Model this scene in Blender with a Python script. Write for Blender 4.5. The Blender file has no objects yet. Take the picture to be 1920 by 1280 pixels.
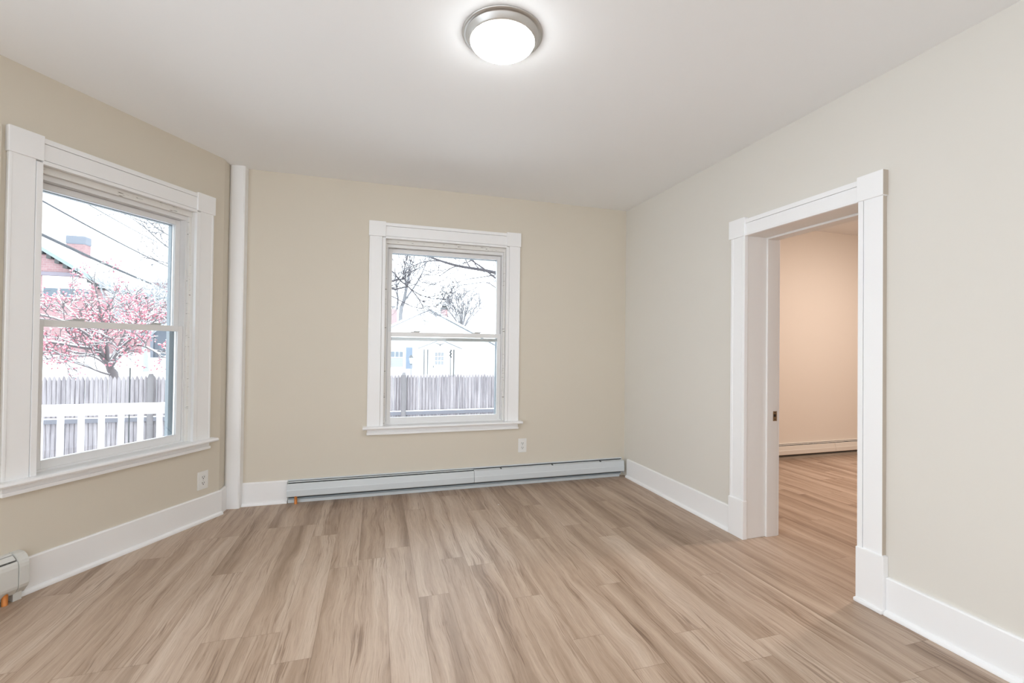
import bpy, bmesh, math, random
from mathutils import Vector, Matrix, noise

# ------------------------------------------------------------------ camera, world, exposure
scene = bpy.context.scene
COL = scene.collection
CAM = Vector((0.0, 0.0, 1.2505))
FPX = 840.69                                   # focal length in pixels of the 1920 x 1280 frame
YAW, PITCH, ROLL = 0.2938, 0.0108, 0.0120
_f = Vector((math.sin(YAW) * math.cos(PITCH), math.cos(YAW) * math.cos(PITCH), math.sin(PITCH)))
_r = Vector((math.cos(YAW), -math.sin(YAW), 0.0))
_u = _r.cross(_f)
CR = _r * math.cos(ROLL) + _u * math.sin(ROLL)
CU = -_r * math.sin(ROLL) + _u * math.cos(ROLL)
cd = bpy.data.cameras.new('camera')
cd.sensor_width = 36.0
cd.lens = FPX * 36.0 / 1920.0
cd.clip_start = 0.02
cd.clip_end = 500
camera = bpy.data.objects.new('camera', cd)
camera.matrix_world = Matrix(((CR.x, CU.x, -_f.x, CAM.x), (CR.y, CU.y, -_f.y, CAM.y), (CR.z, CU.z, -_f.z, CAM.z), (0, 0, 0, 1)))
COL.objects.link(camera)
scene.camera = camera

SKY = 3.2
DOME = 40.0
WARM = 235.0
world = bpy.data.worlds.new('overcast_sky')
scene.world = world
world.use_nodes = True
bg = world.node_tree.nodes['Background']
bg.inputs[0].default_value = (0.90, 0.965, 1.04, 1)
bg.inputs[1].default_value = SKY

scene.view_settings.view_transform = 'Standard'
scene.view_settings.look = 'None'
scene.view_settings.exposure = 0.50
scene.view_settings.gamma = 1.0
scene.view_settings.use_curve_mapping = False
scene.cycles.max_bounces = 12
scene.cycles.diffuse_bounces = 8
scene.cycles.transparent_max_bounces = 16
scene.cycles.caustics_reflective = False
scene.cycles.caustics_refractive = False

random.seed(7)


def at(px, py, d):
    """World point seen at pixel (px, py) at depth d along the view axis."""
    return CAM + _f * d + CR * ((px - 960) / FPX * d) - CU * ((py - 640) / FPX * d)


# ------------------------------------------------------------------ materials
def new_mat(name):
    m = bpy.data.materials.new(name)
    m.use_nodes = True
    nt = m.node_tree
    return m, nt, nt.nodes, nt.links, nt.nodes['Principled BSDF']


def simple(name, col, rough=0.6, metal=0.0, spec=0.5, bump=0.0, bscale=60.0, vary=0.0, vscale=3.0):
    m, nt, N, L, b = new_mat(name)
    b.inputs['Base Color'].default_value = (*col, 1)
    b.inputs['Roughness'].default_value = rough
    b.inputs['Metallic'].default_value = metal
    b.inputs['Specular IOR Level'].default_value = spec
    tc = N.new('ShaderNodeTexCoord')
    if bump:
        n = N.new('ShaderNodeTexNoise')
        n.inputs['Scale'].default_value = bscale
        n.inputs['Detail'].default_value = 4
        L.new(tc.outputs['Object'], n.inputs['Vector'])
        bp = N.new('ShaderNodeBump')
        bp.inputs['Strength'].default_value = bump
        bp.inputs['Distance'].default_value = 0.004
        L.new(n.outputs['Fac'], bp.inputs['Height'])
        L.new(bp.outputs['Normal'], b.inputs['Normal'])
    if vary:
        n = N.new('ShaderNodeTexNoise')
        n.inputs['Scale'].default_value = vscale
        n.inputs['Detail'].default_value = 3
        L.new(tc.outputs['Object'], n.inputs['Vector'])
        mx = N.new('ShaderNodeMixRGB')
        mx.inputs[1].default_value = (*[c * (1 - vary) for c in col], 1)
        mx.inputs[2].default_value = (*[min(1, c * (1 + vary)) for c in col], 1)
        L.new(n.outputs['Fac'], mx.inputs[0])
        L.new(mx.outputs[0], b.inputs['Base Color'])
    return m


def chipped(name, col, chip, thresh=0.66):
    """Old white paint with small dark chips and cracks."""
    m, nt, N, L, b = new_mat(name)
    b.inputs['Roughness'].default_value = 0.55
    tc = N.new('ShaderNodeTexCoord')
    mp = N.new('ShaderNodeMapping')
    mp.inputs['Scale'].default_value = (14, 14, 95)
    L.new(tc.outputs['Object'], mp.inputs['Vector'])
    n = N.new('ShaderNodeTexNoise')
    n.inputs['Scale'].default_value = 1.0
    n.inputs['Detail'].default_value = 5
    n.inputs['Roughness'].default_value = 0.6
    L.new(mp.outputs[0], n.inputs['Vector'])
    r = N.new('ShaderNodeValToRGB')
    r.color_ramp.elements[0].position = thresh
    r.color_ramp.elements[0].color = (0, 0, 0, 1)
    r.color_ramp.elements[1].position = thresh + 0.05
    r.color_ramp.elements[1].color = (1, 1, 1, 1)
    L.new(n.outputs['Fac'], r.inputs[0])
    mx = N.new('ShaderNodeMixRGB')
    mx.inputs[1].default_value = (*col, 1)
    mx.inputs[2].default_value = (*chip, 1)
    L.new(r.outputs[0], mx.inputs[0])
    L.new(mx.outputs[0], b.inputs['Base Color'])
    return m


def floor_material():
    m, nt, N, L, b = new_mat('oak_vinyl_planks')

    def mth(op, a, c=None, c2=None):
        n = N.new('ShaderNodeMath')
        n.operation = op
        for i, v in enumerate((a, c, c2)):
            if v is None:
                continue
            if isinstance(v, (int, float)):
                n.inputs[i].default_value = v
            else:
                L.new(v, n.inputs[i])
        return n.outputs[0]

    def comb(x, y, z):
        n = N.new('ShaderNodeCombineXYZ')
        for i, v in enumerate((x, y, z)):
            if isinstance(v, (int, float)):
                n.inputs[i].default_value = v
            else:
                L.new(v, n.inputs[i])
        return n.outputs[0]

    def noise_tex(vec, detail=4, rough=0.55, dist=0.0):
        n = N.new('ShaderNodeTexNoise')
        n.inputs['Scale'].default_value = 1.0
        n.inputs['Detail'].default_value = detail
        n.inputs['Roughness'].default_value = rough
        n.inputs['Distortion'].default_value = dist
        L.new(vec, n.inputs['Vector'])
        return n.outputs['Fac']

    def ramp(v, stops):
        r = N.new('ShaderNodeValToRGB')
        e = r.color_ramp.elements
        while len(e) < len(stops):
            e.new(0.5)
        for i, (p, c) in enumerate(stops):
            e[i].position = p
            e[i].color = (*c, 1)
        L.new(v, r.inputs[0])
        return r.outputs[0]

    W, LEN = 0.150, 1.22
    tc = N.new('ShaderNodeTexCoord')
    sp = N.new('ShaderNodeSeparateXYZ')
    L.new(tc.outputs['Object'], sp.inputs[0])
    x, y = sp.outputs[0], sp.outputs[1]
    u = mth('DIVIDE', mth('ADD', x, 20.03), W)
    row = mth('FLOOR', u)
    fu = mth('FRACT', u)
    wn = N.new('ShaderNodeTexWhiteNoise')
    wn.noise_dimensions = '1D'
    L.new(row, wn.inputs['W'])
    v = mth('ADD', mth('DIVIDE', mth('ADD', y, 20.0), LEN), mth('MULTIPLY', wn.outputs['Value'], 7.3))
    col_ = mth('FLOOR', v)
    fv = mth('FRACT', v)
    wn2 = N.new('ShaderNodeTexWhiteNoise')
    wn2.noise_dimensions = '2D'
    L.new(comb(row, col_, 0), wn2.inputs['Vector'])
    rid = wn2.outputs['Value']
    off = mth('MULTIPLY', rid, 61.0)
    # gentle waviness of the grain along the plank
    wav = mth('MULTIPLY', mth('SUBTRACT', noise_tex(comb(mth('ADD', mth('MULTIPLY', x, 3.0), off), mth('MULTIPLY', y, 1.7), off), 2), 0.5), 0.10)
    gx = mth('ADD', x, wav)
    broad = noise_tex(comb(mth('ADD', mth('MULTIPLY', gx, 11.0), off), mth('MULTIPLY', y, 0.5), off), 3, 0.5, 0.2)
    strip = noise_tex(comb(mth('ADD', mth('MULTIPLY', gx, 42.0), off), mth('MULTIPLY', y, 1.5), off), 4, 0.6, 0.3)
    fine = noise_tex(comb(mth('ADD', mth('MULTIPLY', gx, 260.0), off), mth('MULTIPLY', y, 9.0), off), 3, 0.7)
    streak = noise_tex(comb(mth('ADD', mth('MULTIPLY', gx, 110.0), off), mth('MULTIPLY', y, 3.6), mth('ADD', off, 9.0)), 5, 0.62, 0.6)
    mask = noise_tex(comb(mth('ADD', mth('MULTIPLY', gx, 11.0), off), mth('MULTIPLY', y, 1.3), mth('ADD', off, 31.0)), 2, 0.5)
    t = mth('ADD', mth('MULTIPLY', broad, 1.12), mth('MULTIPLY', strip, 0.26))
    t = mth('ADD', t, mth('MULTIPLY', rid, 0.11))
    t = mth('SUBTRACT', t, 0.255)
    base = ramp(t, [(0.22, (0.270, 0.186, 0.130)), (0.42, (0.400, 0.292, 0.214)), (0.58, (0.490, 0.375, 0.288)), (0.80, (0.600, 0.490, 0.395))])
    fm = ramp(fine, [(0.30, (0.80, 0.78, 0.76)), (0.60, (1.03, 1.03, 1.03))])
    mx = N.new('ShaderNodeMixRGB')
    mx.blend_type = 'MULTIPLY'
    mx.inputs[0].default_value = 0.9
    L.new(base, mx.inputs[1])
    L.new(fm, mx.inputs[2])
    sk = ramp(mth('MULTIPLY', streak, mth('ADD', mask, 0.38)), [(0.50, (1, 1, 1)), (0.60, (0.62, 0.55, 0.50)), (0.70, (0.36, 0.30, 0.27))])
    mx2 = N.new('ShaderNodeMixRGB')
    mx2.blend_type = 'MULTIPLY'
    mx2.inputs[0].default_value = 0.68
    L.new(mx.outputs[0], mx2.inputs[1])
    L.new(sk, mx2.inputs[2])
    # seams between planks
    eu = mth('MULTIPLY', mth('MINIMUM', fu, mth('SUBTRACT', 1.0, fu)), W)
    ev = mth('MULTIPLY', mth('MINIMUM', fv, mth('SUBTRACT', 1.0, fv)), LEN)
    seam = mth('LESS_THAN', mth('MINIMUM', eu, ev), 0.0009)
    mx3 = N.new('ShaderNodeMixRGB')
    mx3.blend_type = 'MULTIPLY'
    L.new(mth('MULTIPLY', seam, 0.55), mx3.inputs[0])
    L.new(mx2.outputs[0], mx3.inputs[1])
    mx3.inputs[2].default_value = (0.35, 0.28, 0.22, 1)
    L.new(mx3.outputs[0], b.inputs['Base Color'])
    b.inputs['Roughness'].default_value = 0.42
    b.inputs['Specular IOR Level'].default_value = 0.42
    bp = N.new('ShaderNodeBump')
    bp.inputs['Strength'].default_value = 0.12
    bp.inputs['Distance'].default_value = 0.001
    L.new(mth('SUBTRACT', fine, mth('MULTIPLY', seam, 2.0)), bp.inputs['Height'])
    L.new(bp.outputs['Normal'], b.inputs['Normal'])
    return m


def glass_material():
    m, nt, N, L, b = new_mat('window_glass')
    N.remove(b)
    out = N['Material Output']
    tr = N.new('ShaderNodeBsdfTransparent')
    tr.inputs[0].default_value = (0.97, 0.985, 0.98, 1)
    gl = N.new('ShaderNodeBsdfGlossy')
    gl.inputs['Roughness'].default_value = 0.0
    fr = N.new('ShaderNodeFresnel')
    fr.inputs['IOR'].default_value = 1.45
    mx = N.new('ShaderNodeMixShader')
    L.new(fr.outputs[0], mx.inputs[0])
    L.new(tr.outputs[0], mx.inputs[1])
    L.new(gl.outputs[0], mx.inputs[2])
    L.new(mx.outputs[0], out.inputs['Surface'])
    return m


def emission(name, col, strength):
    m, nt, N, L, b = new_mat(name)
    b.inputs['Base Color'].default_value = (0.9, 0.9, 0.88, 1)
    b.inputs['Emission Color'].default_value = (*col, 1)
    b.inputs['Emission Strength'].default_value = strength
    b.inputs['Roughness'].default_value = 0.3
    return m


def brick_material(name, c1, c2, mortar, scale):
    m, nt, N, L, b = new_mat(name)
    tc = N.new('ShaderNodeTexCoord')
    sp = N.new('ShaderNodeSeparateXYZ')
    L.new(tc.outputs['Object'], sp.inputs[0])
    ad = N.new('ShaderNodeMath')
    L.new(sp.outputs[0], ad.inputs[0])
    L.new(sp.outputs[1], ad.inputs[1])
    cb = N.new('ShaderNodeCombineXYZ')
    L.new(ad.outputs[0], cb.inputs[0])
    L.new(sp.outputs[2], cb.inputs[1])
    br = N.new('ShaderNodeTexBrick')
    br.inputs['Color1'].default_value = (*c1, 1)
    br.inputs['Color2'].default_value = (*c2, 1)
    br.inputs['Mortar'].default_value = (*mortar, 1)
    br.inputs['Scale'].default_value = scale
    br.inputs['Mortar Size'].default_value = 0.015
    L.new(cb.outputs[0], br.inputs['Vector'])
    L.new(br.outputs['Color'], b.inputs['Base Color'])
    b.inputs['Roughness'].default_value = 0.9
    b.inputs['Specular IOR Level'].default_value = 0.1
    return m


def picket_material():
    m, nt, N, L, b = new_mat('weathered_cedar')
    tc = N.new('ShaderNodeTexCoord')
    oi = N.new('ShaderNodeObjectInfo')
    mp = N.new('ShaderNodeMapping')
    mp.inputs['Scale'].default_value = (30, 30, 2.0)
    L.new(tc.outputs['Object'], mp.inputs['Vector'])
    n = N.new('ShaderNodeTexNoise')
    n.noise_dimensions = '4D'
    n.inputs['Scale'].default_value = 1.0
    n.inputs['Detail'].default_value = 5
    L.new(mp.outputs[0], n.inputs['Vector'])
    mw = N.new('ShaderNodeMath')
    mw.operation = 'MULTIPLY'
    L.new(oi.outputs['Random'], mw.inputs[0])
    mw.inputs[1].default_value = 50
    L.new(mw.outputs[0], n.inputs['W'])
    ad = N.new('ShaderNodeMath')
    ad.operation = 'MULTIPLY_ADD'
    L.new(oi.outputs['Random'], ad.inputs[0])
    ad.inputs[1].default_value = 0.22
    L.new(n.outputs['Fac'], ad.inputs[2])
    r = N.new('ShaderNodeValToRGB')
    r.color_ramp.elements[0].position = 0.35
    r.color_ramp.elements[0].color = (0.145, 0.132, 0.145, 1)
    r.color_ramp.elements[1].position = 0.80
    r.color_ramp.elements[1].color = (0.335, 0.308, 0.318, 1)
    L.new(ad.outputs[0], r.inputs[0])
    L.new(r.outputs[0], b.inputs['Base Color'])
    b.inputs['Roughness'].default_value = 0.9
    b.inputs['Specular IOR Level'].default_value = 0.1
    return m


M = {}
M['right_wall'] = simple('pale_greige_right_wall', (0.704, 0.679, 0.626), 0.72, spec=0.3, bump=0.10, bscale=14, vary=0.012, vscale=2.0)  # right wall base colour, slightly greyer than the other walls
M['edge_beige'] = simple('beige_casing_edge', (0.50, 0.44, 0.37), 0.7)
M['wall'] = simple('beige_wall_paint', (0.678, 0.626, 0.534), 0.72, spec=0.3, bump=0.10, bscale=14, vary=0.012, vscale=2.0)
M['next_wall'] = simple('cream_wall_paint', (0.74, 0.685, 0.615), 0.72, spec=0.3, bump=0.10, bscale=14)
M['ceiling'] = simple('white_ceiling_paint', (0.88, 0.892, 0.902), 0.85, spec=0.2, bump=0.10, bscale=10)
M['trim'] = simple('white_trim_paint', (0.875, 0.88, 0.885), 0.38, bump=0.05, bscale=35)
M['jamb'] = simple('white_jamb_paint', (0.82, 0.81, 0.79), 0.45, bump=0.05, bscale=35)
M['chipped'] = chipped('chipped_white_paint', (0.80, 0.79, 0.76), (0.14, 0.12, 0.10), 0.63)
M['vinyl'] = simple('white_vinyl_sash', (0.80, 0.80, 0.80), 0.35)
M['track'] = simple('grey_storm_track', (0.22, 0.26, 0.29), 0.4)
M['latch'] = simple('grey_latch_plastic', (0.55, 0.55, 0.54), 0.4)
M['glass'] = glass_material()
M['floor'] = floor_material()
M['heater'] = simple('white_heater_enamel', (0.64, 0.685, 0.71), 0.32, metal=0.0)
M['heater_cream'] = simple('cream_heater_enamel', (0.72, 0.69, 0.63), 0.35)
M['heater_grey'] = simple('grey_heater_enamel', (0.66, 0.66, 0.63), 0.35)
M['heater_dark'] = simple('heater_slot_shade', (0.05, 0.06, 0.07), 0.6)  # near black, puts the shade inside the heater into the colour
M['copper'] = simple('copper_pipe', (0.62, 0.22, 0.05), 0.45, metal=0.25)
M['plastic'] = simple('white_plastic', (0.80, 0.80, 0.78), 0.3)
M['slot'] = simple('outlet_slot', (0.04, 0.04, 0.04), 0.6)
M['nickel'] = simple('brushed_nickel', (0.56, 0.55, 0.53), 0.42, metal=0.9)
M['dome'] = emission('frosted_glass_lit', (0.94, 0.98, 1.0), DOME)
M['warm_dome'] = emission('warm_frosted_glass_lit', (1.0, 0.845, 0.755), WARM)
M['brass'] = simple('worn_brass', (0.36, 0.27, 0.17), 0.35, metal=0.8)
M['hole'] = simple('strike_hole', (0.02, 0.015, 0.01), 0.9)
M['crumb'] = simple('white_paint_chip', (0.8, 0.8, 0.78), 0.8)
M['snow'] = simple('snow', (0.86, 0.88, 0.90), 0.9, spec=0.1, bump=0.3, bscale=3)
M['brick'] = brick_material('red_brick', (0.275, 0.165, 0.172), (0.315, 0.198, 0.20), (0.32, 0.265, 0.27), 2.0)
M['chimney'] = brick_material('chimney_brick', (0.27, 0.165, 0.17), (0.305, 0.195, 0.195), (0.32, 0.26, 0.26), 2.5)
M['siding'] = simple('white_siding', (0.80, 0.81, 0.82), 0.7)
M['white_ext'] = simple('white_exterior_paint', (0.80, 0.81, 0.83), 0.5)
M['edge'] = simple('grey_roof_edge', (0.12, 0.125, 0.135), 0.7)
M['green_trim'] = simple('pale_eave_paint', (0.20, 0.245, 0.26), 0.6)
M['lintel'] = simple('stone_lintel', (0.19, 0.17, 0.20), 0.8)
M['dark_pane'] = simple('dark_window_pane', (0.09, 0.115, 0.14), 0.3)
M['curtain'] = simple('pale_blind', (0.22, 0.225, 0.235), 0.8)
M['shutter'] = simple('blue_shutter_paint', (0.09, 0.13, 0.185), 0.6)
M['iron'] = simple('dark_iron', (0.045, 0.048, 0.05), 0.6)
M['postdark'] = simple('grey_post', (0.05, 0.05, 0.05), 0.6)
M['cap'] = simple('lead_cap', (0.15, 0.165, 0.195), 0.7)
M['picket'] = picket_material()
M['fence_post'] = simple('weathered_post', (0.17, 0.16, 0.165), 0.9, spec=0.1, vary=0.2, vscale=8)
M['rail_wood'] = simple('weathered_rail', (0.15, 0.15, 0.17), 0.9, spec=0.1)
M['bark'] = simple('grey_bark', (0.075, 0.07, 0.078), 0.9, spec=0.1, vary=0.25, vscale=10)
M['twig'] = simple('pale_twig', (0.14, 0.14, 0.15), 0.9, spec=0.1)
M['snowy_twig'] = simple('frosted_twig', (0.33, 0.34, 0.355), 0.9, spec=0.1)
M['tree_twig'] = simple('grey_brown_twig', (0.15, 0.135, 0.14), 0.9, spec=0.1)
M['far_twig'] = simple('far_grey_twig', (0.21, 0.205, 0.215), 0.9, spec=0.1)
M['berry'] = simple('red_berry', (0.47, 0.165, 0.205), 0.6, vary=0.25, vscale=1.5)
M['cable'] = simple('black_cable', (0.05, 0.055, 0.065), 0.7)
M['shed'] = simple('blue_grey_shed', (0.10, 0.115, 0.14), 0.8)


# ------------------------------------------------------------------ mesh helpers
class Frame:
    """A wall frame: point(u, z, n) = O + u*U + n*N + z*up, n pointing into the room."""

    def __init__(self, O, U, N):
        self.O, self.U, self.N = Vector(O), Vector(U).normalized(), Vector(N).normalized()

    def p(self, u, z, n):
        return self.O + self.U * u + self.N * n + Vector((0, 0, z))


WORLD = Frame((0, 0, 0), (1, 0, 0), (0, 1, 0))


def box(bm, F, u0, u1, z0, z1, n0, n1, bev=0.0):
    """A box in frame coordinates, its long edges eased when bev is given."""
    vs = [bm.verts.new(F.p(u, z, n)) for u in (u0, u1) for z in (z0, z1) for n in (n0, n1)]
    q = [(0, 1, 3, 2), (4, 6, 7, 5), (0, 4, 5, 1), (2, 3, 7, 6), (0, 2, 6, 4), (1, 5, 7, 3)]
    fs = [bm.faces.new([vs[i] for i in k]) for k in q]
    bmesh.ops.recalc_face_normals(bm, faces=fs)
    if bev > 0:
        es = list({e for f in fs for e in f.edges})
        bmesh.ops.bevel(bm, geom=es, offset=bev, segments=2, affect='EDGES', profile=0.6)


def prism(bm, pts, z0, z1):
    """Vertical prism over a plan polygon."""
    lo = [bm.verts.new((x, y, z0)) for x, y in pts]
    hi = [bm.verts.new((x, y, z1)) for x, y in pts]
    n = len(pts)
    fs = [bm.faces.new(lo), bm.faces.new(hi)]
    for i in range(n):
        fs.append(bm.faces.new((lo[i], lo[(i + 1) % n], hi[(i + 1) % n], hi[i])))
    bmesh.ops.recalc_face_normals(bm, faces=fs)


def extrude_profile(bm, F, prof, u0, u1):
    """Extrude a closed (n, z) profile along the frame's u axis."""
    a = [bm.verts.new(F.p(u0, z, n)) for n, z in prof]
    b = [bm.verts.new(F.p(u1, z, n)) for n, z in prof]
    k = len(prof)
    fs = [bm.faces.new(a), bm.faces.new(b)]
    for i in range(k):
        fs.append(bm.faces.new((a[i], a[(i + 1) % k], b[(i + 1) % k], b[i])))
    bmesh.ops.recalc_face_normals(bm, faces=fs)


def lathe(bm, prof, c, seg=72):
    rings = []
    for r, z in prof:
        if r < 1e-5:
            rings.append([bm.verts.new((c[0], c[1], z))])
        else:
            rings.append([bm.verts.new((c[0] + r * math.cos(2 * math.pi * i / seg), c[1] + r * math.sin(2 * math.pi * i / seg), z)) for i in range(seg)])
    fs = []
    for a, b in zip(rings, rings[1:]):
        for i in range(seg):
            j = (i + 1) % seg
            if len(a) == 1 and len(b) == 1:
                continue
            if len(b) == 1:
                fs.append(bm.faces.new((a[i], a[j], b[0])))
            elif len(a) == 1:
                fs.append(bm.faces.new((a[0], b[j], b[i])))
            else:
                fs.append(bm.faces.new((a[i], a[j], b[j], b[i])))
    for f in fs:
        f.smooth = True
    bmesh.ops.recalc_face_normals(bm, faces=fs)


def tube(bm, pts, r0, r1, seg=5, cap=True):
    n = len(pts)
    prev = None
    ref = Vector((0.31, 0.17, 0.93)).normalized()
    first = last = None
    for i, p in enumerate(pts):
        t = (pts[min(i + 1, n - 1)] - pts[max(i - 1, 0)])
        if t.length < 1e-9:
            t = Vector((0, 0, 1))
        t.normalize()
        a = t.cross(ref)
        if a.length < 0.05:
            a = t.cross(Vector((1, 0, 0)))
        a.normalize()
        b = t.cross(a)
        r = r0 + (r1 - r0) * i / max(1, n - 1)
        ring = [bm.verts.new(p + a * (r * math.cos(2 * math.pi * k / seg)) + b * (r * math.sin(2 * math.pi * k / seg))) for k in range(seg)]
        if prev:
            for k in range(seg):
                f = bm.faces.new((prev[k], prev[(k + 1) % seg], ring[(k + 1) % seg], ring[k]))
                f.smooth = True
        else:
            first = ring
        prev = ring
        last = ring
    if cap:
        bm.faces.new(first)
        bm.faces.new(list(reversed(last)))


def octa(bm, c, r, sq=1.0):
    v = [bm.verts.new(c + Vector(d)) for d in ((r, 0, 0), (0, r, 0), (-r, 0, 0), (0, -r, 0), (0, 0, r * sq), (0, 0, -r * sq))]
    for i in range(4):
        j = (i + 1) % 4
        bm.faces.new((v[i], v[j], v[4]))
        bm.faces.new((v[j], v[i], v[5]))


def obj(name, bm, mat, parent=None, at_=None):
    """Link bm (world coordinates) as one mesh object; a child is stored relative to its parent."""
    me = bpy.data.meshes.new(name)
    off = Vector(at_) if at_ is not None else Vector((0, 0, 0))
    base = off.copy()
    q = parent
    tot = Vector((0, 0, 0))
    while q is not None:
        tot += q.location
        q = q.parent
    bmesh.ops.translate(bm, verts=bm.verts, vec=-(base if at_ is not None else tot))
    bm.to_mesh(me)
    bm.free()
    o = bpy.data.objects.new(name, me)
    COL.objects.link(o)
    for m in (mat if isinstance(mat, (list, tuple)) else [mat]):
        me.materials.append(m)
    if parent:
        o.parent = parent
        o.location = (base - tot) if at_ is not None else (0, 0, 0)
    else:
        o.location = base
    return o


def tag(o, label, cat, group=None, kind=None):
    o['label'] = label
    o['category'] = cat
    if group:
        o['group'] = group
    if kind:
        o['kind'] = kind
    return o


def thing(name, label, cat, loc=(0, 0, 0), group=None, kind=None):
    o = bpy.data.objects.new(name, None)
    o.empty_display_size = 0.1
    COL.objects.link(o)
    o.location = loc
    return tag(o, label, cat, group, kind)


def part(name, F, boxes, mat, parent, bev=0.0, label=None):
    bm = bmesh.new()
    for b in boxes:
        box(bm, F, *b, bev=bev)
    o = obj(name, bm, mat, parent)
    if label:
        o['label'] = label
    return o


# ------------------------------------------------------------------ room dimensions
H = 2.60
D = 3.91            # back wall plane
XR = 2.349          # right wall plane
XR2 = 2.593         # other face of the right wall
D2 = 4.03           # back wall of the next room
H2 = 2.66
BA = 0.5502
CB = Vector((-0.993, D, 0))
dirb = Vector((math.sin(BA), math.cos(BA), 0))
nb = Vector((dirb.y, -dirb.x, 0))
FB = Frame((0, D, 0), (1, 0, 0), (0, -1, 0))
FR = Frame((XR, 0, 0), (0, 1, 0), (-1, 0, 0))
FW = Frame(CB, dirb, nb)                       # the slanted bay wall, u runs towards the corner
XL = -2.25
LB = (XL - CB.x) / dirb.x                      # u where the bay wall meets the left wall (negative)
YL = CB.y + dirb.y * LB
YN = -2.6
FL = Frame((XL, 0, 0), (0, 1, 0), (1, 0, 0))
FN = Frame((0, YN, 0), (1, 0, 0), (0, 1, 0))
TH = 0.22


def wall(name, F, u0, u1, z0, z1, hole, mat, label, n0=-TH, n1=0.0):
    bm = bmesh.new()
    hs = sorted(hole) if hole else []
    cur = u0
    for (a, b, c, d) in hs:
        box(bm, F, cur, a, z0, z1, n0, n1)
        if c > z0 + 1e-4:
            box(bm, F, a, b, z0, c, n0, n1)
        if d < z1 - 1e-4:
            box(bm, F, a, b, d, z1, n0, n1)
        cur = b
    box(bm, F, cur, u1, z0, z1, n0, n1)
    return tag(obj(name, bm, mat), label, 'wall', kind='structure')


WZ0, WZ1 = 0.552, 2.165
BW = (0.06, 1.12)       # back window opening
VW = (-1.24, -0.40)     # bay window opening
wall('wall_back', FB, CB.x - 0.12, XR + 0.1, -0.1, 2.72, [(BW[0] - .02, BW[1] + .02, WZ0, WZ1)], M['wall'], 'beige back wall around the centre window above the long heater')
wall('wall_left', FW, LB - 0.1, -0.175, -0.1, 2.72, [(VW[0] - .02, VW[1] + .02, WZ0, WZ1)], M['wall'], 'slanted beige bay wall around the left window')
DO = (1.640, 2.405)     # doorway rough opening on the right wall
wall('wall_right', FR, YN - 0.2, D2 + 0.2, -0.1, 2.80, [(DO[0], DO[1], -0.1, 2.015)], M['right_wall'], 'pale beige right wall with the open doorway', n0=-(XR2 - XR))
wall('wall_side', FL, YN - 0.2, YL + 0.05, -0.1, 2.72, [(-2.3, -0.45, 0.30, 2.40), (-0.15, 1.65, 0.30, 2.40)], M['wall'], 'beige wall with two added daylight openings on the left behind the camera')  # unseen wall, its bare openings added and enlarged to let daylight in
wall('wall_front', FN, XL - 0.1, XR + 0.1, -0.1, 2.72, [(-1.5, -0.2, WZ0, WZ1), (0.3, 1.6, WZ0, WZ1)], M['wall'], 'beige wall with two added daylight openings behind the camera')  # unseen wall, its bare openings added for daylight from behind

# the short plaster turn between the bay wall and the corner board
bm = bmesh.new()
a = CB + dirb * -0.18
prism(bm, [(a.x, a.y), (-1.082, 3.885), (-1.082, 4.15), (-1.35, 4.15), (a.x - .19, a.y + .12)], -0.1, 2.72)
tag(obj('wall_corner', bm, M['wall']), 'narrow beige turn of wall beside the white corner board', 'wall', kind='structure')

# white corner board between bay wall and back wall
bm = bmesh.new()
prism(bm, [(-1.080, 3.872), (-1.066, 3.858), (-0.984, 3.848), (-0.974, 3.853), (-0.966, 3.912), (-1.08, 3.95)], 0.0, H)
co = obj('trim_1', bm, M['trim'])
tag(co, 'tall white corner board between the bay wall and the back wall', 'trim', kind='structure')

# floor and ceilings
bm = bmesh.new()
box(bm, WORLD, XL - 0.2, 7.4, -0.12, 0.0, YN - 0.2, D2 + 0.2)
tag(obj('floor', bm, M['floor']), 'light oak plank floor running through both rooms', 'floor', kind='structure')
bm = bmesh.new()
pts = [(XL - 0.15, YN - 0.15), (XR + 0.12, YN - 0.15), (XR + 0.12, D + 0.12), (CB.x - 0.06, D + 0.12), (XL - 0.15, YL + 0.06)]
prism(bm, pts, H, H + 0.12)
tag(obj('ceiling', bm, M['ceiling']), 'smooth white ceiling with the round lamp', 'ceiling', kind='structure')

# the next room
FN2 = Frame((0, D2, 0), (1, 0, 0), (0, -1, 0))
wall('wall_next_back', FN2, XR2 - 0.05, 7.4, -0.1, 2.80, None, M['next_wall'], 'peach lit wall of the next room seen through the doorway')
wall('wall_next_right', Frame((7.2, 0, 0), (0, 1, 0), (-1, 0, 0)), YN - 0.2, D2 + 0.2, -0.1, 2.80, None, M['next_wall'], 'far side wall of the next room')
wall('wall_next_front', Frame((0, -1.2, 0), (1, 0, 0), (0, 1, 0)), XR2 - 0.05, 7.4, -0.1, 2.80, None, M['next_wall'], 'near wall of the next room beside the doorway')
bm = bmesh.new()
box(bm, WORLD, XR2 - 0.1, 7.4, H2, H2 + 0.12, -1.4, D2 + 0.2)
tag(obj('ceiling_next', bm, M['ceiling']), 'ceiling of the next room above the doorway view', 'ceiling', kind='structure')


# ------------------------------------------------------------------ baseboards
def baseboard(name, F, u0, u1, label, h=0.175, mat=None):
    bm = bmesh.new()
    prof = [(0, 0), (0.034, 0), (0.034, 0.006), (0.031, 0.014), (0.024, 0.020), (0.016, 0.022), (0.016, h - 0.006), (0.011, h), (0, h)]
    extrude_profile(bm, F, prof, u0, u1)
    return tag(obj(name, bm, mat or M['trim']), label, 'baseboard', kind='structure')


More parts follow.
